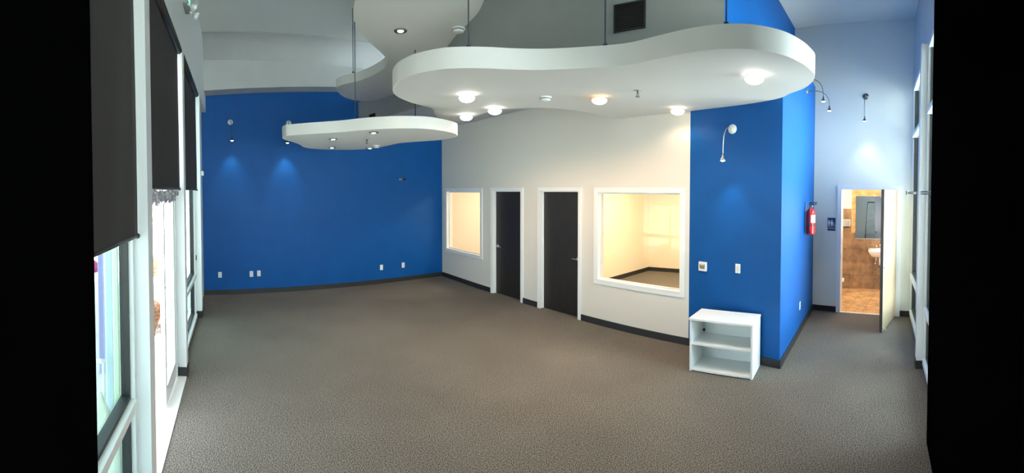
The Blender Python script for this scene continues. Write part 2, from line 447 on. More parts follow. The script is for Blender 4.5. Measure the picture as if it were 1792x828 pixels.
m1 = (OW.pt(1.6, 1.8)).to_2d()
light('office_light', 'AREA', (m1.x, m1.y, 2.66), 150, (1, .82, .58), shape='RECTANGLE', size=1.2, size_y=.6)

# ------------------------------------------------------------------ blue column
back = [tuple(E), tuple(E + CW.d * -.0 + Vector((-.9, 1.0))), tuple(C + PW.d * 1.5), tuple(C + PW.d * .14)]
bm = new(); bm_prism(bm, [tuple(C), tuple(D), tuple(E + CR.d * .1), tuple(C + PW.d * 3.2)], 0, 4.03)
struct('wall_column', bm, BLUE)
struct('baseboard_column_front', boxes((.0, CW.L + .014, -.014, -.0005, 0, .10)), BASEB, CW.M())
struct('baseboard_column_side', boxes((.0, CR.L, -.014, -.0005, 0, .10)), BASEB, CR.M())

# ------------------------------------------------------------------ upper volume over the offices
U1, U2 = on_z(1391, 49, ZC).to_2d(), on_z(1363, 0, ZC).to_2d()
UW = Wall(U2, U1)
ug = UW.hit(1268, 20)[0]; G2 = UW.pt(ug).to_2d()
G1 = BW.pt(BW.hit(627, 190)[0], -.002).to_2d()
GW = Wall(G1, G2)
RWx = Wall(E, G)
tr = (E - U2).dot(RW.n) / UW.d.dot(RW.n)
URest = UW.pt(tr).to_2d()
gx = GW.hit(690, 120)[0]
struct('wall_upper_office', boxes((.01, gx, 0, .10, ZS, 4.10), (gx, GW.L, 0, .10, ZS, ZC)), GREY_SHADED, GW.M())
struct('wall_upper_side', boxes((ug, tr, .0, .10, ZS, ZC)), BLUE, UW.M())
bm = new(); bm_prism(bm, [tuple(GW.pt(.03, .10).to_2d()), tuple(GW.pt(GW.L - .0, .10).to_2d()), tuple(UW.pt(tr, .1).to_2d()), tuple(OW.pt(OW.L, TH + .1).to_2d()), tuple(OW.pt(-.05, TH + .1).to_2d())], ZS + .002, ZS + .08)
struct('ceiling_soffit', bm, GREY)

# ------------------------------------------------------------------ restroom wall and room
s_l = (URest - E).dot(RW.d) - .05
od = (RW.hit(1469.5, 420)[0], RW.hit(1571.5, 420)[0], 0, 2.215)
sG = RW.L
struct('wall_restroom', boxes(*[(b[0], b[1], b[2], b[3], b[4], b[5]) for b in wall_open(s_l, sG + .12, ZC, .12, [od])]), RESTWALL, RW.M())
struct('baseboard_restroom', boxes((.0, od[0] - .05, -.014, -.0005, 0, .10), (od[1] + .05, sG, -.014, -.0005, 0, .10)), BASEB, RW.M())
r = frame_root('door_3', RW.M()); c = .05
s0, s1, _, z1 = od
obj('door_frame', boxes((s0 - c, s0, -.018, -.0005, 0, z1 + c), (s1, s1 + c, -.018, -.0005, 0, z1 + c), (s0, s1, -.018, -.0005, z1, z1 + c),
                        (s0, s0 + .025, -.018, .135, 0, z1), (s1 - .025, s1, -.018, .135, 0, z1), (s0 + .025, s1 - .025, -.018, .135, z1 - .025, z1)), TRIMW, r)
obj('strike_plate', boxes((s0 + .025, s0 + .028, .0, .03, .93, 1.05)), STEEL, r)
hinge = RW.pt(s1 - .028, -.02).to_2d(); tip = fl(1543.5, 583.5)
DWl = Wall(tip, hinge)
Rb1, Rb2 = fl(1472, 505), fl(1542, 507)
RB = Wall(RW.pt(0, (Rb1 - E).dot(RW.n)), RW.pt(1, (Rb1 - E).dot(RW.n)))
RBo = (Rb1 - E).dot(RW.n)
an = math.radians(49.8); RBd = Vector((math.cos(an), -math.sin(an)))
RB = Wall(Rb1 - RBd * .35, Rb1 + RBd * 2.2)
leaf = obj('door_panel', boxes((.004, DWl.L, 0, .004, .015, 2.19), (.004, DWl.L, .040, .044, .015, 2.19), (.004, DWl.L, .004, .040, .015, 2.19)), LIGHTWOOD, None, DWl.M())
leaf.parent = r; leaf.matrix_parent_inverse = r.matrix_basis.inverted()
e = obj('door_edge', boxes((-.001, .004, -.001, .045, .012, 2.192)), EDGE, leaf)
lever(leaf, .075, -.001, 1.01, 1)
lever(leaf, .075, .045, 1.01, 1, side=1)
bm = new(); bm_tube(bm, [(.20, .07, 2.10), (.45, .16, 2.16), (.70, .14, 2.16)], .009, 8); bm_box(bm, .10, .32, .045, .085, 2.06, 2.13, .006)
obj('door_closer', bm, ALU, leaf)
bm = new(); bm_tube(bm, [(.05, -.001, .06), (.05, -.03, .055), (.05, -.05, .03)], [.008, .008, .012], 8); obj('door_stopper', bm, STEEL, leaf)
struct('floor_restroom', boxes((-.7, 2.2, .0, RBo + .25, -.05, .004)), TILEF, RW.M())
struct('trim_1', boxes((od[0] + .02, od[1] - .02, -.01, .05, 0, .010)), mat('pale threshold', (.8, .78, .72), .4), RW.M())
sm = RB.hit(1490.5, 360)[0]
sleft = -.25
struct('wall_restroom_back', boxes((-.6, 2.5, .0, .1, 1.78, 2.7)), OFFICE, RB.M())
struct('wall_restroom_tile', boxes((-.6, 2.5, -.001, .1, 0, 1.78)), TILEW, RB.M())
struct('wall_restroom_surround', boxes((sm, 2.2, -.012, -.002, 1.25, 2.36)), TILEWL, RB.M())
struct('wall_restroom_left', boxes((sleft - .1, sleft, .125, RBo - .02, 0, 2.7)), OFFICE, RW.M())
struct('wall_restroom_right', boxes((2.1, 2.2, .125, RBo - .02, 0, 2.7)), OFFICE, RW.M())
struct('ceiling_restroom', boxes((-.7, 2.2, .125, RBo + .5, 2.7, 2.76)), OFFICE, RW.M())
lr = RW.pt(.75, RBo * .5)
light('restroom_light', 'AREA', (lr.x, lr.y, 2.67), 38, (1, .82, .58), size=.5)
# mirror, sink, dispenser
def rb(x, y): return RB.hit(x, y, -.012)
ma, mb = rb(1498, 343), rb(1552, 418)
t = thing('wall_mirror', 'frameless mirror on tan tiles above restroom sink reflecting a stepladder', 'mirror', RB.M(ma[0], -.014, mb[1]))
wd, hg = mb[0] - ma[0] + .12, ma[1] - mb[1]
obj('mirror_glass', boxes((0, wd, -.008, .0, 0, hg)), MIRROR, t)
obj('bottom_clip_rail', boxes((0, wd, -.012, .002, -.012, 0)), ALU, t)
sk = rb(1538, 437); SKZ = sk[1] + .02
t = thing('wall_sink', 'white porcelain wall-hung sink with chrome faucet in restroom', 'sink', RB.M(sk[0] + .02, -.002, SKZ))
bm = new()
def rr(hw, y0, y1, z, rc=.07, n=6):
    pts = []
    for cx, cy, a0 in ((hw - rc, y0 + rc, -PI / 2), (hw - rc, y1 - .01, 0), (-hw + rc, y1 - .01, PI / 2), (-hw + rc, y0 + rc, PI)):
        for k in range(n + 1):
            a = a0 + k / n * PI / 2
            q = rc if cy == y0 + rc else .01
            pts.append((cx + (rc if q == rc else rc) * math.cos(a), cy + q * math.sin(a), z))
    return [bm.verts.new(p) for p in pts]
rings = [rr(.15, -.22, 0, -.17, .06), rr(.20, -.34, 0, -.12), rr(.245, -.43, 0, -.04), rr(.255, -.45, 0, .0), rr(.25, -.445, 0, .012), rr(.20, -.40, -.12, .008), rr(.18, -.37, -.13, -.05), rr(.10, -.32, -.17, -.11, .05)]
for a, b in zip(rings[:-1], rings[1:]):
    for k in range(len(a)):
        f = bm.faces.new((a[k], a[(k + 1) % len(a)], b[(k + 1) % len(b)], b[k])); f.smooth = True
bm.faces.new(rings[0][::-1]); bm.faces.new(rings[-1])
obj('basin', bm, PORC, t)
bm = new(); bm_box(bm, -.09, .09, -.10, -.05, .012, .03, .005); bm_tube(bm, [(0, -.075, .03), (0, -.08, .09), (0, -.13, .115), (0, -.19, .085)], [.014, .012, .011, .010], 10)
for sx in (-1, 1): bm_lathe(bm, [(0, .03), (.016, .03), (.013, .06), (.024, .065), (.022, .078), (0, .08)], 12, Matrix.Translation((sx * .07, -.075, 0)))
obj('faucet', bm, CHROME, t)
bm = new(); bm_tube(bm, [(0, -.25, -.10), (0, -.25, -.24), (0, -.23, -.30), (0, -.19, -.31), (0, -.17, -.27), (0, -.15, -.24), (0, -.01, -.24)], .020, 12)
obj('drain_trap', bm, PORC, t)
for sx in (-.10, .12):
    bm = new(); bm_tube(bm, [(sx, -.01, -.32), (sx, -.06, -.32), (sx * .9, -.08, -.26), (sx * .7, -.08, -.12)], .008, 8); bm_lathe(bm, [(0, 0), (.016, 0), (.016, .03), (0, .03)], 10, Matrix.Translation((sx, -.075, -.33)))
    obj('supply_pipe', bm, CHROME, t)
pd = rb(1478, 396)
t = thing('towel_dispenser', 'grey steel paper towel dispenser on brown restroom tiles', 'dispenser', RB.M(pd[0], -.001, pd[1]))
bm = new(); bm_box(bm, -.13, .13, -.12, -.003, 0, .16, .008); obj('dispenser_case', bm, STEEL, t)
bm = new(); bm_box(bm, -.10, .10, -.10, -.01, -.02, .0, .003); obj('towel_slot', bm, BLACKP, t)
pt_ = rb(1474, 489)
t = thing('toilet_paper_roll', 'small white paper roll low on the brown tiled restroom wall', 'paper roll', RB.M(pt_[0] - .01, -.001, pt_[1]))
bm = new(); bm_lathe(bm, [(.018, -.05), (.045, -.05), (.045, .05), (.018, .05)], 18, Matrix.Translation((0, -.07, 0)) @ Matrix.Rotation(PI / 2, 4, 'Y'), cap=False); obj('paper', bm, PLASTIC, t)
bm = new(); bm_tube(bm, [(.055, -.003, .0), (.06, -.07, 0), (-.055, -.07, 0)], .006, 8); obj('holder', bm, CHROME, t)

# ------------------------------------------------------------------ left window wall
PW_, PD = .165, .17          # pillar width along the wall and depth
uF = -2.26; uN = L_u(259, 0)
HZ = 3.79                    # underside of the header
def lbox(name, mt, *bs, parent=None): return fix(name, boxes(*bs), mt, LM, parent)
uA = (A + BW.d * -.2 - l1).dot(tc_)
uA = uF - 1.35
def pillar(u1): return (u1 - PW_, u1, 0, PD, .0, HZ)
for nm, u1 in (('wall_left_pillar_far', uF), ('wall_left_pillar_middle', 0.0), ('wall_left_pillar_near', uN)):
    sfix(nm, boxes((u1 - PW_, u1, 0, PD, .115, HZ)), PILLAR, LM)
    sfix('baseboard_' + nm[5:], boxes((u1 - PW_ - .004, u1 + .006, -.008, PD, 0, .115)), BASEB, LM)
sfix('wall_left_corner', boxes((uA - .5, uF - PW_, .09, PD + .05, 0, HZ)), PILLAR, LM)
sfix('wall_left_header', boxes((uA - .5, 6.0, 0, PD + .1, HZ, ZC)), PILLAR, LM)
sfix('wall_left_filler', boxes((L_u(164, 0), 4.06, 0.0, .2, 0, HZ - .001)), BLACKFILL, LM)  # added section, fills the left margin of the view with black
def storefront(nm, u0, u1, zt, z0=.02, sill=.06, extra=None, glassz=None):
    r = frame_root(nm, Matrix.Identity(4))
    y0, y1 = .095, .155
    bs = [(u0, u0 + .05, y0, y1, z0, zt), (u1 - .05, u1, y0, y1, z0, zt), (u0 + .05, u1 - .05, y0, y1, zt - .06, zt), (u0 + .05, u1 - .05, y0 - .02, y1, z0, z0 + sill), (u0 + .05, u1 - .05, y0 - .012, y1, .70, .76)]
    lbox('window_frame', STORE, *bs, parent=r)
    gs = []
    for a, b in ((z0 + sill, .70), (.76, zt - .06)):
        gs += [(u0 + .05, u0 + .075, y1 - .03, y1 + .03, a, b), (u1 - .075, u1 - .05, y1 - .03, y1 + .03, a, b), (u0 + .075, u1 - .075, y1 - .03, y1 + .03, a, a + .03)]
    lbox('gasket', GASKET, *gs, parent=r)
    lbox('window_pane', GLASST, (u0 + .07, u1 - .07, y1 + .0, y1 + .008, z0 + sill + .01, .705), (u0 + .07, u1 - .07, y1, y1 + .008, .755, zt - .055), parent=r)
    return r
storefront('window_3', uF, -PW_, HZ)
storefront('window_4', uN + .001, L_u(164, 0) + .35, HZ)
sfix('wall_left_end', boxes((4.061, 5.15, .0, .2, 0, HZ - .001)), GREY, LM)
sfix('baseboard_left', boxes((uF + .007, -PW_ - .005, .075, .094, 0, .075), (uN + .007, L_u(164, 0), .075, .094, 0, .075)), BASEB, LM)
# glazed entrance between the middle and the near pillar
r = frame_root('door_4', Matrix.Identity(4))
ud = L_u(281, .14)
y0, y1 = .10, .16
du1 = uN - PW_
lbox('door_frame', STORE, (.001, .06, y0, y1, 0, HZ), (du1 - .045, du1, y0, y1, 0, HZ), (.06, du1 - .045, y0, y1, 2.16, 2.24), (.06, du1 - .045, y0, y1, HZ - .06, HZ), parent=r)
lbox('door_threshold', mat('bright aluminium threshold', (.85, .85, .84), .35), (.0, du1, .0, .30, 0.001, .012), parent=r)
st = lbox('door_stile', STORE, (.07, .15, .11, .155, .03, 2.15), (ud - .06, ud, .11, .155, .03, 2.15), (.15, ud - .06, .11, .155, .03, .22), (.15, ud - .06, .11, .155, 2.05, 2.15), parent=r)
lbox('window_pane', glass('clear door glass', (.93, .97, .96), .25), (.15, ud - .06, .13, .136, .22, 2.05), parent=r)
bm = new(); bm_tube(bm, [(ud - .03, .11, .90), (ud - .03, .06, .90), (ud - .03, .06, 1.20), (ud - .03, .11, 1.20)], .010, 8)
fix('door_handle', bm, STORE, LM, r)
bm = new(); bm_box(bm, .10, .16, .05, .11, 2.10, 2.15, .006)
fix('door_closer', bm, BRONZE, LM, r)

def shade(label, u0, u1, zb, zt, off, knob_u):
    t = thing('roller_shade', label, 'roller shade', Matrix.Translation(LM @ Vector(((u0 + u1) / 2, off, zb))), 'black roller shades on the left window wall')
    inv = t.matrix_basis.inverted()
    def sub(nm, bm, mt):
        bmesh.ops.transform(bm, matrix=inv @ LM, verts=bm.verts); return obj(nm, bm, mt, t)
    bm = new(); nx = 30
    rows = []
    for k in range(nx + 1):
        z = zb + (zt - zb) * k / nx
        rows.append([(u0 + (u1 - u0) * j / 12, off + .003 * math.sin(j * 1.1 + z * 2), z) for j in range(13)])
    f_ = [[bm.verts.new(p) for p in rw] for rw in rows]; b_ = [[bm.verts.new((p[0], p[1] + .004, p[2])) for p in rw] for rw in rows]
    for k in range(nx):
        for j in range(12):
            bm.faces.new((f_[k][j], f_[k][j + 1], f_[k + 1][j + 1], f_[k + 1][j])).smooth = True
            bm.faces.new((b_[k][j + 1], b_[k][j], b_[k + 1][j], b_[k + 1][j + 1])).smooth = True
    for k in range(nx):
        bm.faces.new((f_[k][0], f_[k + 1][0], b_[k + 1][0], b_[k][0])); bm.faces.new((f_[k][12], b_[k][12], b_[k + 1][12], f_[k + 1][12]))
    sub('fabric', bm, SHADE)
    bm = new(); bm_tube(bm, [(u0 - .01, off - .01, zt), (u1 + .01, off - .01, zt)], .042, 16); sub('roller_tube', bm, SHADED)
    bm = new(); bm_tube(bm, [(u0 - .004, off + .002, zb), (u1 + .004, off + .002, zb)], .011, 10)
    bm_tube(bm, [(knob_u, off + .002, zb), (knob_u + (.014 if knob_u == u1 else -.014), off + .002, zb)], .018, 10); sub('hem_bar', bm, SHADED)
    return t
shade('large black roller shade nearest the camera with its hem lowest', uN + .015, L_u(164, 0) - .012, 1.845, HZ - .045, .07, uN + .015)
shade('black roller shade above the glazed entrance with crumpled film under it', .05, uN - PW_ - .025, 2.175, HZ - .045, .045, .05)
shade('narrow black roller shade farthest from the camera beside the blue wall', uF + .18, -PW_ - .025, 2.175, HZ - .045, .045, uF + .18)

# crumpled protective film over the entrance
bm = new()
seg, rg = 60, 14
ring = []
for i in range(seg + 1):
    u = .12 + (du1 - .17) * i / seg
    rw = []
    for k in range(rg):
        a = 2 * PI * k / rg
        rad = .055 * (1 + .45 * math.sin(i * .9 + k * 1.7) * math.cos(i * .37 + k) + random.uniform(-.18, .18))
        rw.append(bm.verts.new((u, .105 + rad * .55 * math.cos(a), 2.095 + .012 * math.sin(i * .5) + rad * math.sin(a))))
    ring.append(rw)
for a, b in zip(ring[:-1], ring[1:]):
    for k in range(rg): bm.faces.new((a[k], a[(k + 1) % rg], b[(k + 1) % rg], b[k]))
bm.faces.new(ring[0][::-1]); bm.faces.new(ring[-1])
o = fix('plastic_film_roll', bm, CLEARP, LM); tag(o, 'crumpled grey plastic film bunched along the top of the glazed entrance', 'plastic film')

# motion sensor, chain holder, exit sign on the left side
o = new(); bm_box(o, uF - .14, uF - .09, -.05, -.001, 2.42, 2.50, .008); o = fix('motion_sensor', o, PLASTIC, LM)
tag(o, 'small white sensor on the far pillar beside the blue wall', 'sensor')
bm = new(); bm_tube(bm, [(uF + .012, .10, HZ - .08), (uF + .012, .10, .98)], .003, 6); t = fix('shade_chain', bm, STORE, LM)
tag(t, 'thin white pull chain hanging on the far pillar down to a black clip', 'chain')
bm = new(); bm_box(bm, uF + .002, uF + .022, .08, .115, .98, 1.07, .004); o = fix('chain_tensioner', bm, BLACKP, LM, t)
ues = L_u(322, 0, 8); zes = L_z(322, 8)
def LMp(u, off, z):      # proper (unmirrored) frame on the left wall: x away from the camera, y outdoors
    p = LM @ Vector((u, off, z)); return Matrix.Translation(p) @ Matrix.Rotation(math.atan2(-tc_.y, -tc_.x), 4, 'Z')
t = thing('exit_sign', 'grey exit sign with green letters and round emergency lamps high above the left windows', 'exit sign', LMp(ues, 0, zes + .05))
bm = new(); bm_box(bm, -.16, .16, -.06, -.001, -.10, .10, .006); obj('sign_housing', bm, GREYP2, t)
for sx in (-.11, .11):
    bm = new(); bm_lathe(bm, [(0, .0), (.03, .0), (.05, -.05), (.05, -.065), (0, -.07)], 16, Matrix.Translation((sx, -.10, -.13)) @ Matrix.Rotation(-PI * .35, 4, 'X')); bm_tube(bm, [(sx, -.05, -.09), (sx, -.09, -.12)], .012, 8); obj('emergency_lamp', bm, PLASTIC, t)
def letters(txt, size, M, parent, mt, name='lettering', ext=.002):
    cu = bpy.data.curves.new(name, 'FONT'); cu.body = txt; cu.size = size; cu.extrude = ext; cu.align_x = 'CENTER'; cu.align_y = 'CENTER'
    ob = bpy.data.objects.new(name, cu); COL.objects.link(ob)
    dg = bpy.context.evaluated_depsgraph_get(); me = bpy.data.meshes.new_from_object(ob.evaluated_get(dg))
    bpy.data.objects.remove(ob); bpy.data.curves.remove(cu)
    me.materials.clear(); me.materials.append(mt)
    o = bpy.data.objects.new(name, me); COL.objects.link(o); o.parent = parent; o.matrix_basis = M; return o
letters('EXIT', .13, Matrix.Translation((0, -.061, 0)) @ Matrix.Rotation(PI / 2, 4, 'X'), t, EXITG)

# ------------------------------------------------------------------ right window wall
RZ = 3.95
vG = 7.0
vG = (G - nR * OFFR).dot(dR)
vP = R_v(1607.5, -.08)        # near-front corner of the pillar
vE = R_v(1628, -.13)          # far end of the added black section
def rbox(name, mt, *bs, parent=None): return fix(name, boxes(*bs), mt, RM, parent)
sfix('wall_right_upper', boxes((vE, vG + .25, 0.0, .2, RZ, ZC)), GREY, RM)
sfix('wall_right_pillar', boxes((vP, vP + .15, -.08, .12, .10, RZ)), PILLAR, RM)
sfix('baseboard_right', boxes((vP - .01, vP + .16, -.088, .12, 0, .10), (vP + .16, vG - .02, .0, .04, 0, .07), (vE - .1, vP - .01, .0, .04, 0, .07)), BASEB, RM)
sfix('wall_right_filler', boxes((1.2, vE, -.13, .2, 0, 4.25)), BLACKFILL, RM)  # added section, makes the right margin of the view render black
sfix('wall_right_top', boxes((-.75, 1.2, .0, .2, RZ, ZC)), GREY, RM)
def rstore(nm, v0, v1, zt, up=True):
    r = frame_root(nm, Matrix.Identity(4)); y0, y1 = .0, .06
    bs = [(v0, v0 + .05, y0, y1, .07, zt), (v1 - .05, v1, y0, y1, .07, zt), (v0 + .05, v1 - .05, y0, y1, zt - .06, zt), (v0 + .05, v1 - .05, y0 - .012, y1, .07, .14), (v0 + .05, v1 - .05, y0 - .012, y1, .71, .77), (v0 + .05, v1 - .05, y0 - .012, y1, 3.09, 3.15)]
    rbox('window_frame', STORE, *bs, parent=r)
    gs = []; ps = []
    for a, b in ((.14, .71), (.77, 3.09), (3.15, zt - .06)):
        gs += [(v0 + .05, v0 + .075, y1 - .03, y1 + .03, a, b), (v1 - .075, v1 - .05, y1 - .03, y1 + .03, a, b), (v0 + .075, v1 - .075, y1 - .03, y1 + .03, a, a + .03)]
        ps.append((v0 + .06, v1 - .06, y1, y1 + .008, a, b))
    rbox('gasket', GASKET, *gs, parent=r); rbox('window_pane', GLASSR, *ps, parent=r)
rstore('window_6', vP + .15, vG - .005, RZ)
rstore('window_7', vE - .3, vP - .001, RZ)
rstore('window_8', -.7, 1.19, RZ)
r = frame_root('window_9', Matrix.Identity(4))
rbox('window_frame', STORE, (1.2, vE, .0, .06, 4.25, 4.31), (1.2, vE, .0, .06, ZC - .06, ZC), (1.2, 1.26, 0, .06, 4.31, ZC - .06), (vE - .06, vE, 0, .06, 4.31, ZC - .06), parent=r)
rbox('window_pane', GLASSR, (1.26, vE - .06, .02, .028, 4.31, ZC - .06), parent=r)
# grey rod at window_6
zr = R_z(1600, 337, -.02)
pA = at_r(1587.5, 337.5, 6.3); pB = at_r(1628, 337.5, 4.4)
bm = new()
for dz in (.012, -.014): bm_tube(bm, [pA + Vector((0, 0, dz)), pB + Vector((0, 0, dz))], .007, 8)
bm_box(bm, -.02, .02, -.012, .012, -.03, .03, .004, Matrix.Translation(pA))
wp = pA.to_2d(); k = nR * (OFFR - wp.dot(nR))
bm_tube(bm, [pA, pA + Vector((k.x, k.y, 0))], .007, 8)
o = obj('push_rail', bm, BRONZE); tag(o, 'thin grey metal double rail running along the right window', 'rail')

# ------------------------------------------------------------------ corner behind the camera, seen in the mirror
lm = LM @ Vector((4.72, -.02, 0)); ang = math.atan2(tc_.y, tc_.x)
t = thing('stepladder', 'black and aluminium stepladder by the grey wall, seen in the restroom mirror', 'ladder', Matrix.Translation((lm.x, lm.y, 0)) @ Matrix.Rotation(ang, 4, 'Z') @ Matrix.Translation((.05, .36, 0)) @ Matrix.Rotation(PI, 4, 'Z'))
for sx in (-1, 1):
    bm = new(); bm_tube(bm, [(sx * .24, .28, .0), (sx * .15, .02, 1.72)], .018, 8); obj('rail', bm, BLACKP, t)
    bm = new(); bm_tube(bm, [(sx * .22, -.28, .0), (sx * .14, -.02, 1.72)], .014, 8); obj('leg', bm, ALU, t)
for k in range(5):
    z = .3 + k * .3; f_ = z / 1.72; hw = .24 - .09 * f_; yy = .28 - .26 * f_
    bm = new(); bm_box(bm, -hw, hw, yy - .04, yy + .04, z - .012, z + .012, .004); obj('step', bm, ALU, t)
bm = new(); bm_box(bm, -.16, .16, -.07, .08, 1.71, 1.75, .01); obj('top_cap', bm, BLACKP, t)

# ------------------------------------------------------------------ suspended ceiling clouds
def smooth(pts, n=6):
    out = []; N = len(pts)
    for i in range(N):
        p0, p1, p2, p3 = pts[i - 1], pts[i], pts[(i + 1) % N], pts[(i + 2) % N]
        for k in range(n):
            t = k / n
            out.append(.5 * ((2 * p1) + (p2 - p0) * t + (2 * p0 - 5 * p1 + 4 * p2 - p3) * t * t + (3 * p1 - p0 - 3 * p2 + p3) * t ** 3))
    return out
def cloud(label, px, z, th, cables, hook=None, n=6):
    pts = [on_z(x, y, z).to_2d() for x, y in px]
    if hook: pts = hook(pts)
    poly = smooth(pts, n)
    c0 = sum(poly, Vector((0, 0))) / len(poly)
    t = thing('ceiling_cloud', label, 'suspended ceiling', Matrix.Translation((c0.x, c0.y, z)))
    bm = new(); bm_prism(bm, [(p.x - c0.x, p.y - c0.y) for p in poly], 0, th, smooth_sides=True)
    bm.normal_update()
    for e in bm.edges:
        if len(e.link_faces) == 2 and abs(e.link_faces[0].normal.z) + abs(e.link_faces[1].normal.z) > .5: e.smooth = False
    obj('panel', bm, CLOUD, t)
    for x, y in cables:
        p = on_z(x, y, z + th).to_2d()
        bm = new(); bm_tube(bm, [(0, 0, 0), (0, 0, ZC - z - th)], .0065, 6)
        bm_lathe(bm, [(0, 0), (.02, 0), (.02, .012), (0, .02)], 10)
        obj('cable', bm, CABLE, t, Matrix.Translation((p.x - c0.x, p.y - c0.y, th)))
    return t
ZA, ZB, ZCc = 3.215, 2.91, 3.93
pxA = [(695, 144), (712, 135), (734, 128), (781, 120.5), (843, 119.5), (907, 122), (970, 122), (1050, 118), (1103, 113), (1156, 102), (1209, 91.7), (1262, 85.8), (1316, 86.4), (1369, 96), (1403, 111), (1420, 124), (1426, 133), (1421, 144), (1406, 155), (1382, 164),
       (1367, 171), (1340, 177), (1303, 188), (1252, 197), (1207, 204), (1156, 210.5), (1100, 209), (1060, 205), (1018, 195), (977, 190.5), (935, 189), (893, 190.5), (862, 194), (832, 204), (803, 212), (778, 210), (762, 201), (757, 190), (735, 184), (715, 178), (697, 170), (688, 162), (688, 153)]
def clampA(pts):
    out = []
    for p in pts:
        u = (p - CW.A).dot(CW.d); o = (p - CW.A).dot(CW.n)
        if u > -.25 and u < CW.L + .02 and o > -.012: p = p - CW.n * (o + .012)
        out.append(p)
    return out
cloudA = cloud('largest and nearest white wavy ceiling cloud, reaching to the blue column', pxA, ZA, .19, [(820, 82), (1059, 79), (1271, 42)], clampA)
pxB = [(494, 242), (499, 238), (510, 237), (537, 235), (594, 231.5), (632, 228), (670, 225.5), (708, 224.6), (746, 225.5), (774, 229), (795, 233.5), (800.5, 237), (796, 240.5), (783, 243), (766, 245.5), (727, 248.3), (698, 251), (679, 255), (660, 258.7), (632, 261.6), (603, 262.5), (565, 261.6), (543, 260), (531, 257.4), (524, 253), (513, 249), (502, 246)]
def clampB(pts):
    return [p if (p - BW.A).dot(BW.n) < -.12 else p - BW.n * ((p - BW.A).dot(BW.n) + .12) for p in pts]
cloudB = cloud('smallest and lowest white wavy ceiling cloud, in front of the blue wall', pxB, ZB, .155, [(622, 212), (727, 206)], clampB)
pxC = [(621, 0), (618, 20), (620, 37), (634, 61), (652, 79), (669, 94), (678, 107), (674, 118), (663, 126), (646, 134.7), (624, 142.6), (600, 148), (589, 153.5), (590, 160), (600, 168.5), (611, 173), (627, 176.5), (655, 176), (688, 168), (722, 152), (752, 128), (772, 98), (790, 72), (812, 48), (838, 20), (852, -20), (850, -70), (810, -130), (740, -160), (670, -130), (632, -60)]
def clampC(pts):
    q = [p if (p - GW.A).dot(GW.n) < -.12 else p - GW.n * ((p - GW.A).dot(GW.n) + .12) for p in pts]
    return [p if (p - BW.A).dot(BW.n) < -.52 else p - BW.n * ((p - BW.A).dot(BW.n) + .52) for p in q]
cloudC = cloud('highest white wavy ceiling cloud, behind the largest one, with one round downlight', pxC, ZCc, .15, [(618, 127)], clampC)

# dome lights under the large cloud
def dome(x, y, label, lm, power, col, first=None):
    p = on_z(x, y, ZA)
    t = thing('dome_light', label, 'ceiling light', Matrix.Translation(p), 'round glass dome lights under the large cloud')
    bm = new(); bm_lathe(bm, [(0, 0), (.06, 0), (.062, -.006), (.045, -.014), (.02, -.016), (0, -.016)][::-1], 24); obj('canopy', bm, PLASTIC, t)
    bm = new(); R, rr_ = .078, .006
    vs = []
    for i in range(28):
        a = 2 * PI * i / 28
        vs.append([bm.verts.new(((R + rr_ * math.cos(b)) * math.cos(a), (R + rr_ * math.cos(b)) * math.sin(a), -.020 + rr_ * math.sin(b))) for b in [2 * PI * j / 8 for j in range(8)]])
    for i in range(28):
        for j in range(8): bm.faces.new((vs[i][j], vs[(i + 1) % 28][j], vs[(i + 1) % 28][(j + 1) % 8], vs[i][(j + 1) % 8])).smooth = True
    for k in range(3):
        a = 2 * PI * k / 3; bm_tube(bm, [(.05 * math.cos(a), .05 * math.sin(a), -.008), (.072 * math.cos(a), .072 * math.sin(a), -.031)], .003, 6)
    obj('metal_ring', bm, STEEL, t)
    pr = [(.0, -.092)] + [(.090 * math.sin(a), -.040 - .052 * math.cos(a)) for a in [PI / 2 * j / 8 for j in range(1, 9)]] + [(.084, -.034), (.068, -.028), (0, -.026)]
    bm = new(); bm_lathe(bm, pr, 28); obj('glass_bowl', bm, lm, t)
    light('dome_lamp', 'SPOT', (p.x, p.y, p.z - .10), power, col, shadow_soft_size=.06, spot_size=math.radians(165), spot_blend=.6)
dome(1320, 130, 'round white glass dome light at the right end of the large cloud', LAMPW, 60, (1, .90, .78))
dome(817, 165, 'round white glass dome light near the left end of the large cloud', LAMPW, 60, (1, .90, .78))
dome(1049, 169, 'amber glowing dome light in the middle of the large cloud', LAMPO, 90, (1, .58, .28))
dome(1186, 189, 'smaller looking warm dome light near the cloud edge left of the column', LAMPM, 16, (1, .72, .46))
dome(816, 200, 'dome light on the back lobe of the large cloud beside the small cloud', LAMPW, 85, (1, .70, .44))
dome(866, 188.5, 'dome light at the back edge of the large cloud above the office doors', LAMPW, 85, (1, .68, .42))
# detectors and sprinkler heads
def detector(x, y, z, label, scale=1.0):
    p = on_z(x, y, z); t = thing('smoke_detector', label, 'smoke detector', Matrix.Translation(p), None)
    bm = new(); bm_lathe(bm, [(0, 0), (.07 * scale, 0), (.07 * scale, -.012), (0, -.012)], 24); obj('base', bm, PLASTIC, t)
    bm = new(); bm_lathe(bm, [(.062 * scale, -.013), (.055 * scale, -.038), (.03 * scale, -.045), (0, -.045)][::-1], 24); obj('sensor_cap', bm, PLASTIC, t)
    bm = new()
    bm_lathe(bm, [(.0625 * scale, -.016), (.0635 * scale, -.016), (.0600 * scale, -.026), (.0590 * scale, -.026)], 24, cap=False)
    obj('vent_slot', bm, BRONZE, t)
detector(955, 170, ZA, 'white smoke detector under the large cloud')
detector(802, 50, ZCc, 'white smoke detector under the highest cloud right of its downlight', 1.1)
detector(659, 254.5, ZB, 'small white detector under the smallest cloud', .9)
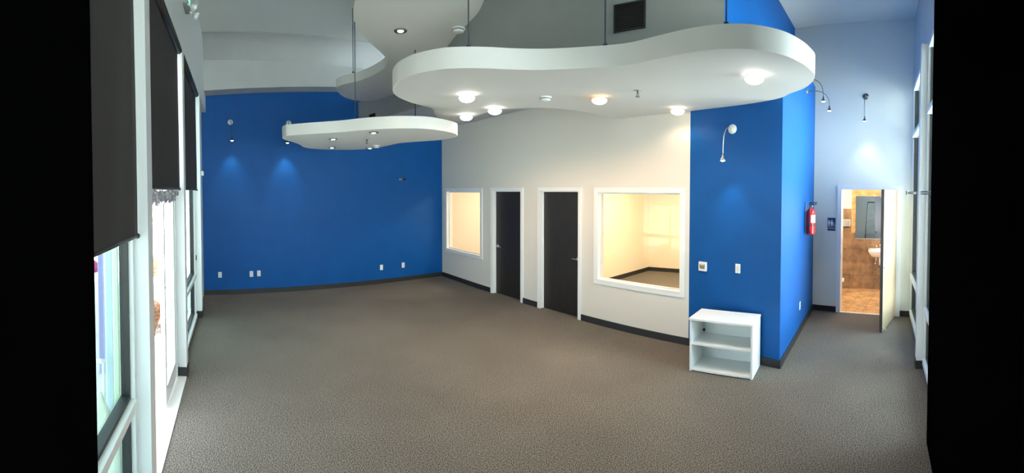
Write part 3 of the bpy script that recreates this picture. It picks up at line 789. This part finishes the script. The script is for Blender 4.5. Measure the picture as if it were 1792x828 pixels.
def sprinkler(x, y, z, label, sc=1.0):
    p = on_z(x, y, z); t = thing('sprinkler_head', label, 'sprinkler', Matrix.Translation(p), None)
    bm = new(); bm_lathe(bm, [(0, 0), (.040, 0), (.036, -.008), (0, -.010)][::-1], 18); obj('escutcheon', bm, STEEL, t)
    bm = new(); bm_tube(bm, [(0, 0, -.008), (0, 0, -.04)], .011, 10); bm_tube(bm, [(0, 0, -.035), (.014, 0, -.05), (0, 0, -.068)], .0035, 6); bm_tube(bm, [(0, 0, -.035), (-.014, 0, -.05), (0, 0, -.068)], .0035, 6)
    obj('nozzle', bm, BRONZE, t)
    bm = new(); bm_lathe(bm, [(0, -.068), (.024, -.068), (.024, -.073), (0, -.073)], 14); obj('deflector', bm, BRONZE, t)
sprinkler(1116, 158, ZA, 'small metal sprinkler head under the large cloud')
sprinkler(642, 243, ZB, 'small metal sprinkler head under the smallest cloud')
# recessed downlights
def downlight(x, y, z, label, power, col, lm, r=.055, size=70):
    p = on_z(x, y, z); t = thing('recessed_downlight', label, 'ceiling light', Matrix.Translation(p), 'round recessed downlights in the two farther clouds')
    bm = new(); bm_lathe(bm, [(r * .62, -.001), (r * 1.25, -.001), (r * 1.2, -.010), (r * .70, -.012)], 24, cap=False); obj('trim_ring', bm, BRONZE, t)
    bm = new(); bm_lathe(bm, [(0, -.003), (r * .60, -.003), (r * .5, -.012), (0, -.018)][::-1], 20); obj('bulb', bm, lm, t)
    light('downlight_lamp', 'SPOT', (p.x, p.y, p.z - .03), power, col, shadow_soft_size=.03, spot_size=math.radians(size), spot_blend=.7)
downlight(583, 243, ZB, 'recessed downlight left and front of the sprinkler on the smallest cloud', 16, (1, .92, .8), LED)
downlight(654, 231.5, ZB, 'recessed downlight nearest the front edge of the smallest cloud', 16, (1, .92, .8), LED)
downlight(581, 258, ZB, 'recessed downlight at the back left edge of the smallest cloud', 16, (1, .92, .8), LED)
downlight(647, 259, ZB, 'recessed downlight at the back edge of the smallest cloud by the detector', 16, (1, .92, .8), LED)
downlight(701, 53.5, ZCc, 'single warm recessed downlight in the highest cloud', 30, (1, .78, .55), LEDW, .06)

# ------------------------------------------------------------------ vents
def grille(x0, y0, x1, y1, label):
    a = GW.hit(x0, y0); b = GW.hit(x1, y1); wd_, hg_ = b[0] - a[0], a[1] - b[1]
    t = thing('air_grille', label, 'air vent', GW.M(a[0], 0, b[1]))
    obj('cavity', boxes((0, wd_, -.006, -.001, 0, hg_)), BLACKHOLE, t)
    obj('grille_frame', boxes((0, wd_, -.018, -.006, 0, .018), (0, wd_, -.018, -.006, hg_ - .018, hg_), (0, .018, -.018, -.006, .018, hg_ - .018), (wd_ - .018, wd_, -.018, -.006, .018, hg_ - .018)), BLACKP, t)
    bm = new(); nn = max(3, int(hg_ / .028))
    for k in range(nn):
        z = .02 + (hg_ - .04) * (k + .5) / nn
        bm_box(bm, .018, wd_ - .018, -.004, .004, -.0015, .0015, 0, Matrix.Translation((0, -.011, z)) @ Matrix.Rotation(-.7, 4, 'X'))
    obj('slats', bm, BLACKHOLE, t)
grille(1075, 10, 1130, 49, 'large black air return grille high on the grey upper wall')
ga = GW.hit(648, 201)
grille(647, 201, 657, 219, 'small dark air grille on the grey upper wall above the smallest cloud')

# ------------------------------------------------------------------ gooseneck wall lamps
def gooseneck(wall, x, y, lx, ly, label, power, col, out=.30, swing=None, lm=None, plate=PLASTIC, arm=STEEL, off0=0.0, R=.062, drop=None):
    """back plate on a wall at pixel x,y; the head hangs `out` metres in front of the wall"""
    s, z = wall.hit(x, y, off0)
    t = thing('gooseneck_lamp', label, 'wall lamp', wall.M(s, off0, z))
    s2, z2 = wall.hit(lx, ly, off0 - out)
    dx, dz = s2 - s, z2 - z
    if drop: dx, dz = drop
    bm = new(); bm_lathe(bm, [(0, 0), (R, 0), (R, .006), (R * .85, .016), (.02, .020), (.012, .03), (0, .03)], 28, Matrix.Rotation(PI / 2, 4, 'X')); obj('back_plate', bm, plate, t)
    P0, P1, P2_, P3 = Vector((0, -.02, 0)), Vector((dx * .25, -out * .75, .04)), Vector((dx, -out * 1.02, dz * .25)), Vector((dx, -out, dz + .07))
    cv = [P0 * (1 - k) ** 3 + P1 * 3 * k * (1 - k) ** 2 + P2_ * 3 * k * k * (1 - k) + P3 * k ** 3 for k in [j / 18 for j in range(19)]]
    bm = new(); bm_tube(bm, cv, .0055, 8); obj('flexible_arm', bm, arm, t)
    bm = new(); bm_lathe(bm, [(0, .075), (.010, .075), (.012, .045), (.022, .030), (.034, .006), (.036, -.004), (.030, -.004), (.026, .01), (0, .012)], 20, Matrix.Translation((dx, -out, dz))); hd = obj('lamp_head', bm, arm, t)
    bm = new(); bm_lathe(bm, [(0, -.012), (.020, -.010), (.028, -.002), (.0, .004)], 16, Matrix.Translation((dx, -out, dz))); obj('bulb', bm, lm or LED, hd)
    wpt = wall.M(s, off0, z) @ Vector((dx, -out, dz - .02))
    tgt = wall.M(s, off0, z) @ Vector((dx, -.0, dz - .9))
    rot = (tgt - wpt).to_track_quat('-Z', 'Y').to_euler()
    light('gooseneck_spot', 'SPOT', wpt, power, col, rot, shadow_soft_size=.02, spot_size=math.radians(62), spot_blend=.9)
gooseneck(BW, 403, 214, 406, 246, 'gooseneck lamp with round white plate high on the left of the blue wall', 26, (1, .93, .85), out=.28, lm=LEDW, arm=CABLE, R=.055)
gooseneck(BW, 505, 215.5, 503, 250, 'gooseneck lamp on the blue wall half hidden by the left tip of the smallest cloud', 34, (1, .93, .85), out=.28, lm=LEDW, arm=CABLE, R=.055)
gooseneck(CW, 1282, 226, 1265, 281, 'gooseneck lamp with pale round plate on the front of the blue column', 18, (1, .96, .9), out=.25)
gooseneck(RW, 1515.5, 169, 1513, 212, 'gooseneck lamp with grey plate on the pale wall above the restroom door', 13, (1, .93, .88), out=.32, plate=BRONZE, arm=BRONZE, R=.055)
gooseneck(CR, 1411.8, 160, 1449.5, 205, 'gooseneck lamp arching farther out of the two on the column side', 8, (1, .95, .9), out=.36, plate=BRONZE, arm=BRONZE, R=.055, drop=(.05, -.30))
gooseneck(CR, 1407, 140, 1430, 190, 'gooseneck lamp nearer the cloud of the two on the column side', 8, (1, .95, .9), out=.30, plate=BRONZE, arm=BRONZE, R=.055, drop=(.0, -.33))

# ------------------------------------------------------------------ outlets, switches and small wall things
SLOT = mat('dark slot', (.03, .03, .03), .5)
OUTM = mat('plate face', (.72, .72, .70), .4)
def outlet(wall, x, y, label, kind='duplex', group=None, face=OUTM):
    s, z = wall.hit(x, y); t = thing('wall_outlet' if kind != 'switch' else 'light_switch', label, 'outlet' if kind != 'switch' else 'switch', wall.M(s, 0, z), group)
    bm = new(); bm_box(bm, -.036, .036, -.007, -.0005, -.059, .059, .002); obj('cover_plate', bm, PLASTIC, t)
    if kind == 'duplex':
        for sz in (-.026, .026):
            bm = new(); bm_box(bm, -.017, .017, -.010, -.007, sz - .016, sz + .016, .003); f = obj('receptacle', bm, face, t)
            obj('slots', boxes((-.009, -.006, -.0108, -.0100, sz - .006, sz + .008), (.006, .009, -.0108, -.0100, sz - .006, sz + .008), (-.0025, .0025, -.0108, -.0100, sz - .013, sz - .009)), SLOT, f)
    elif kind == 'switch':
        bm = new(); bm_box(bm, -.017, .017, -.012, -.007, -.034, .034, .003); obj('rocker', bm, face, t)
    else:
        bm = new(); bm_lathe(bm, [(0, 0), (.004, 0), (.004, .003), (0, .003)], 8, Matrix.Translation((0, -.007, .042)) @ Matrix.Rotation(PI / 2, 4, 'X')); obj('screw', bm, STEEL, t)
GO = 'white outlet plates low on the blue wall'
outlet(BW, 385, 481, 'white duplex outlet at the far left of the blue wall', group=GO)
outlet(BW, 440, 479.5, 'left one of the paired white outlets on the blue wall', group=GO)
outlet(BW, 453, 478.5, 'right one of the paired white outlets on the blue wall', group=GO)
outlet(BW, 667.5, 468, 'blank white cover plate low on the blue wall, right half', 'blank', group=GO)
outlet(BW, 705.5, 464, 'white duplex outlet nearest the white office wall', group=GO)
outlet(CR, 1399.5, 535, 'white outlet low on the bright side of the blue column', )
outlet(CW, 1291.5, 470, 'white light switch on the front of the blue column right of the thermostat', 'switch')
s, z = CW.hit(1231, 466)
t = thing('thermostat', 'square white thermostat with grey display on the blue column', 'thermostat', CW.M(s, 0, z))
bm = new(); bm_box(bm, -.062, .062, -.030, -.001, -.062, .062, .006); obj('housing', bm, PLASTIC, t)
obj('display', boxes((-.042, .042, -.032, -.030, -.030, .032)), GREYP, t)
obj('faceplate_tab', boxes((-.028, .028, -.034, -.032, .016, .034)), mat('cream tab', (.7, .55, .38), .5), t)
s, z = BW.hit(703.5, 314)
t = thing('mounting_bracket', 'small dark metal mounting bracket on the right of the blue wall', 'bracket', BW.M(s, 0, z))
bm = new(); bm_box(bm, -.05, .07, -.012, -.001, -.03, .03, .002); bm_tube(bm, [(.02, -.01, 0), (.02, -.06, 0)], .012, 8); obj('bracket_plate', bm, BRONZE, t)
bm = new(); bm_lathe(bm, [(0, 0), (.03, 0), (.03, .02), (0, .022)], 14, Matrix.Translation((.03, -.06, 0)) @ Matrix.Rotation(PI / 2, 4, 'X')); obj('pivot_cap', bm, BLACKP, t)
bm = new(); bm_box(bm, -.075, -.055, -.03, -.001, -.015, .015, .002); obj('end_clip', bm, STEEL, t)

# restroom sign
s, z = RW.hit(1455.3, 392.5)
t = thing('restroom_sign', 'navy restroom sign with white figures beside the open door', 'sign', RW.M(s, 0, z))
bm = new(); bm_box(bm, -.072, .072, -.008, -.001, -.115, .115, .003); obj('sign_plate', bm, NAVY, t)
bm = new()
def person_icon(bm, cx, dress):
    yy = -.0095
    bm_lathe(bm, [(0, 0), (.010, 0), (.010, .0015), (0, .0015)], 12, Matrix.Translation((cx, -.008, .070)) @ Matrix.Rotation(PI / 2, 4, 'X'))
    poly = [(-.014, .056), (.014, .056), (.018, .010), (.013, .010), (.011, .038)] if not dress else [(-.011, .056), (.011, .056), (.022, .012), (.018, .010), (.012, .030), (.020, -.012), (.007, -.012), (.007, -.045), (.002, -.045), (.002, -.012)]
    pts = poly + ([(.009, -.045), (.002, -.045), (.002, .005)] if not dress else [])
    full = pts + [(-x, y) for x, y in pts[::-1] if x != -.014 and x != -.011]
    full = [p for i, p in enumerate(full) if p not in full[:i]]
    a = [bm.verts.new((cx + x, yy, z_)) for x, z_ in full]; b = [bm.verts.new((cx + x, -.008, z_)) for x, z_ in full]
    bm.faces.new(a); n_ = len(a)
    for k in range(n_): bm.faces.new((a[k], a[(k + 1) % n_], b[(k + 1) % n_], b[k]))
person_icon(bm, -.046, False); person_icon(bm, .008, True)
bm_box(bm, -.020, -.017, -.0095, -.008, -.045, .075)
obj('figures', bm, SIGNW, t)
bm = new()
yy = -.009
bm_lathe(bm, [(0, 0), (.006, 0), (.006, .0015), (0, .0015)], 10, Matrix.Translation((.046, -.008, .030)) @ Matrix.Rotation(PI / 2, 4, 'X'))
bm_tube(bm, [(.046, yy, .02), (.046, yy, -.005), (.060, yy, -.008), (.064, yy, -.028), (.068, yy, -.028)], .0022, 6)
bm_tube(bm, [(.044 + .014 * math.cos(a), yy, -.020 + .014 * math.sin(a)) for a in [PI * .6 + k * PI * 1.35 / 12 for k in range(13)]], .002, 6)
obj('wheelchair_symbol', bm, SIGNW, t)
letters('RESTROOM', .026, Matrix.Translation((0, -.0085, -.072)) @ Matrix.Rotation(PI / 2, 4, 'X'), t, SIGNW, ext=.001)

# fire extinguisher
s, z = CR.hit(1414, 388)
s, zb_ = CR.hit(1408, 410)
t = thing('fire_extinguisher', 'red fire extinguisher hanging on the bright blue column side', 'fire extinguisher', CR.M(s + .0, 0, zb_))
yc = -.095
bm = new(); bm_lathe(bm, [(0, 0), (.062, .0), (.070, .012), (.072, .03), (.072, .33), (.066, .37), (.045, .40), (.022, .415), (.020, .43), (0, .43)], 28, Matrix.Translation((0, yc, 0))); obj('cylinder', bm, RED, t)
bm = new(); bm_lathe(bm, [(.0732, .19), (.0732, .31)], 28, Matrix.Translation((0, yc, 0)), cap=False)
for f in [f for f in bm.faces if not (f.calc_center_median().y < yc - .01 )]: bm.faces.remove(f)
obj('instruction_label', bm, SIGNW, t)
bm = new(); bm_lathe(bm, [(.0735, .145), (.0735, .16)], 28, Matrix.Translation((0, yc, 0)), cap=False); obj('strap', bm, BLACKP, t)
bm = new(); bm_lathe(bm, [(0, .43), (.020, .43), (.020, .46), (0, .462)], 14, Matrix.Translation((0, yc, 0))); bm_box(bm, -.01, .01, yc - .09, yc + .03, .470, .482, .003); bm_box(bm, -.01, .01, yc - .10, yc + .02, .495, .510, .003, ); bm_tube(bm, [(0, yc, .46), (0, yc, .50)], .012, 8); obj('valve_handle', bm, BLACKP, t)
bm = new(); bm_tube(bm, [(.0, yc, .45), (-.05, yc, .47), (-.092, yc, .42), (-.094, yc, .25), (-.086, yc, .08), (-.084, yc, .03)], [.008] * 5 + [.012], 10); obj('hose', bm, BLACKP, t)
bm = new(); bm_box(bm, -.025, .025, -.03, -.001, .36, .52, .003); obj('wall_hook', bm, STEEL, t)
bm = new(); bm_lathe(bm, [(0, 0), (.014, 0), (.014, .008), (0, .008)], 12, Matrix.Translation((0, yc - .02, .445)) @ Matrix.Rotation(PI / 2, 4, 'X')); obj('gauge', bm, SIGNW, t)

# ------------------------------------------------------------------ white shelf cabinet
ca, cb_, cc = fl(1206, 649), fl(1316, 666), fl(1333, 640)
KW = Wall(ca, cb_)
t = thing('shelf_cabinet', 'small white open cabinet with one shelf standing against the blue column', 'cabinet', KW.M())
W_, D_, H_, tk = KW.L, .42, .632, .022
obj('side_panel', boxes((0, tk, 0.006, D_, .0, H_ - .024)), MELA, t); obj('side_panel', boxes((W_ - tk, W_, 0.006, D_, .0, H_ - .024)), MELA, t)
bm = new(); bm_box(bm, -.006, W_ + .006, -.008, D_ + .004, H_ - .024, H_, .002); obj('top_panel', bm, MELA, t)
obj('bottom_panel', boxes((tk, W_ - tk, .006, D_ - .01, .012, .034)), MELA, t)
obj('back_panel', boxes((tk, W_ - tk, D_ - .012, D_, .034, H_ - .024)), MELA, t)
obj('shelf', boxes((tk, W_ - tk, .012, D_ - .013, .315, .335)), MELA, t)
gk = KW.hit(1232, 577, .40)
bm = new(); bm_lathe(bm, [(0, 0), (.018, 0), (.018, .012), (.008, .02), (0, .02)], 14, Matrix.Translation((gk[0], D_ - .013, min(gk[1], .59))) @ Matrix.Rotation(PI / 2, 4, 'X')); obj('cable_grommet', bm, BLACKP, t)

# ------------------------------------------------------------------ outdoors on the left
bm = new(); bm_prism(bm, [tuple(l0 - tc_ * 12 + no_ * .30), tuple(l1 + tc_ * 9 + no_ * .30), tuple(l1 + tc_ * 9 + no_ * 40), tuple(l0 - tc_ * 60 + no_ * 40), tuple(l0 - tc_ * 60 + no_ * .30)], -.08, -.005)
struct('ground_outside', bm, CONCRETE)
bm = new(); bm_prism(bm, [tuple(nR * (OFFR + .25) - dR * 9), tuple(nR * (OFFR + .25) + dR * 12), tuple(nR * 30 + dR * 12), tuple(nR * 30 - dR * 9)], -.08, -.005)
struct('ground_outside_right', bm, CONCRETE)
# shrub, pot, palm stem, low wall
p = fl(268, 600)
t = thing('dry_shrub', 'dry brown shrub outside the glazed entrance', 'shrub', Matrix.Translation((p.x, p.y, 0)))
bm = new()
for k in range(420):
    a = random.uniform(0, 2 * PI); h = random.uniform(.12, .52); rr_ = random.uniform(.0, .13 + .05 * math.sin(h * 6))
    c0 = Vector((rr_ * math.cos(a), rr_ * math.sin(a), h)); d_ = Vector((random.uniform(-1, 1), random.uniform(-1, 1), random.uniform(.0, 1.2))).normalized()
    sd = d_.cross(Vector((0, 0, 1))).normalized() * .009
    vv = [bm.verts.new(c0 - sd), bm.verts.new(c0 + sd), bm.verts.new(c0 + d_ * .07)]; bm.faces.new(vv)
obj('leaves', bm, DRYLEAF, t)
bm = new()
for k in range(7): bm_tube(bm, [(0, 0, 0), (random.uniform(-.05, .05), random.uniform(-.05, .05), .2), (random.uniform(-.12, .12), random.uniform(-.12, .12), .45)], [.008, .006, .003], 6)
obj('stem', bm, BARK, t)
p = fl(262, 572)
bm = new(); bm_lathe(bm, [(0, 0), (.10, 0), (.17, .16), (.19, .30), (.16, .38), (.13, .40), (.12, .37), (0, .36)], 24)
o = obj('clay_pot', bm, TERRA, None, Matrix.Translation((p.x, p.y, 0))); tag(o, 'round terracotta pot behind the dry shrub outside', 'pot')
p = fl(285, 584)
bm = new(); bm_tube(bm, [(0, 0, 0), (.015, 0, .4), (-.01, .01, .8), (.01, 0, 1.2), (.0, 0, 1.55)], [.045, .038, .034, .028, .02], 10)
o = obj('bare_trunk', bm, BARK, None, Matrix.Translation((p.x, p.y, 0))); tag(o, 'thin bare orange-brown trunk outside seen through the glass door', 'tree')
p = fl(266, 482)
bm = new(); bm_box(bm, -.22, .16, -.1, .1, 0, .46, .02)
for k in range(150):
    c0 = Vector((random.uniform(-.2, .14), random.uniform(-.1, .1), random.uniform(.0, .16))); bm_box(bm, c0.x - .02, c0.x + .02, c0.y - .12, c0.y - .10, c0.z, c0.z + .03)
o = obj('brick_planter', bm, TERRA, None, Matrix.Translation((p.x, p.y, 0)) @ Matrix.Rotation(.85, 4, 'Z')); tag(o, 'small reddish brick planter out on the bright pavement', 'planter')
p = at_r(263, 384, 26)
t = thing('utility_cart', 'distant coral and yellow cart on the bright pavement', 'cart', Matrix.Translation((p.x, p.y, 0)) @ Matrix.Rotation(.85, 4, 'Z'))
bm = new(); bm_box(bm, -.30, .30, -.3, .3, 1.0, 1.95, .04); obj('box', bm, PINK, t)
bm = new(); bm_box(bm, -.34, .34, -.35, .35, .35, .62, .04); bm_tube(bm, [(-.25, 0, 0), (-.25, 0, 1.0)], .03, 8); bm_tube(bm, [(.25, 0, 0), (.25, 0, 1.0)], .03, 8); obj('base', bm, YELLOW, t)
# seen through the nearest window: porch posts, awning, planter
def post(x, dist, wpx, mt, label, zt=3.2, z0=0.0):
    p = at_r(x, 500, dist); wd_ = wpx / F * dist
    bm = new(); bm_box(bm, -wd_ / 2, wd_ / 2, -wd_ / 2, wd_ / 2, z0, zt, .01)
    a = math.atan2(p.x, p.y)
    o = obj('porch_post', bm, mt, None, Matrix.Translation((p.x, p.y, 0)) @ Matrix.Rotation(-a, 4, 'Z')); tag(o, label, 'post')
post(202, 3.3, 11, PALEGREEN, 'pale green porch post outside the nearest window')
post(190, 3.7, 13, SKYB, 'pale blue porch post outside the nearest window')
post(177, 4.9, 11, LAV, 'lavender porch post outside the nearest window')
p = at_r(172, 477, 6.0)
bm = new(); bm_lathe(bm, [(0, .30), (.10, .24), (.42, .04), (.44, -.06), (.41, -.06), (.40, .02), (0, .24)], 8)
bm_tube(bm, [(0, 0, .2), (0, 0, -p.z)], .02, 8)
o = obj('patio_umbrella', bm, MAGENTA, None, Matrix.Translation((p.x - .55, p.y - .1, p.z + .02))); tag(o, 'small magenta umbrella outside the nearest window', 'umbrella')
pa, pb = at_r(150, 636, 3.75), at_r(181, 632, 3.5)
bm = new(); bm_tube(bm, [pa, pb], .022, 10)
for q in (pa, pb): bm_tube(bm, [q, Vector((q.x, q.y, 0))], .014, 8)
o = obj('porch_rail', bm, TRIMW); tag(o, 'white horizontal railing outside the nearest window', 'railing')
p = at_r(175, 765, 3.12)
WL = mat('white canvas cover', (.74, .80, .68), .8)
bm = new()
prf = [(.20, -p.z), (.19, -.30), (.16, -.05), (.11, .12), (.06, .24), (.02, .34), (0, .36)]
vs = bm_lathe(bm, prf, 20)
for v in vs:
    a = math.atan2(v.co.y, v.co.x); k = 1 + .10 * math.sin(a * 5 + v.co.z * 3) + .05 * math.sin(a * 9); v.co.x *= k; v.co.y *= k
o = obj('covered_planter', bm, WL, None, Matrix.Translation(p)); tag(o, 'pale peaked canvas covered planter outside the nearest window', 'planter')
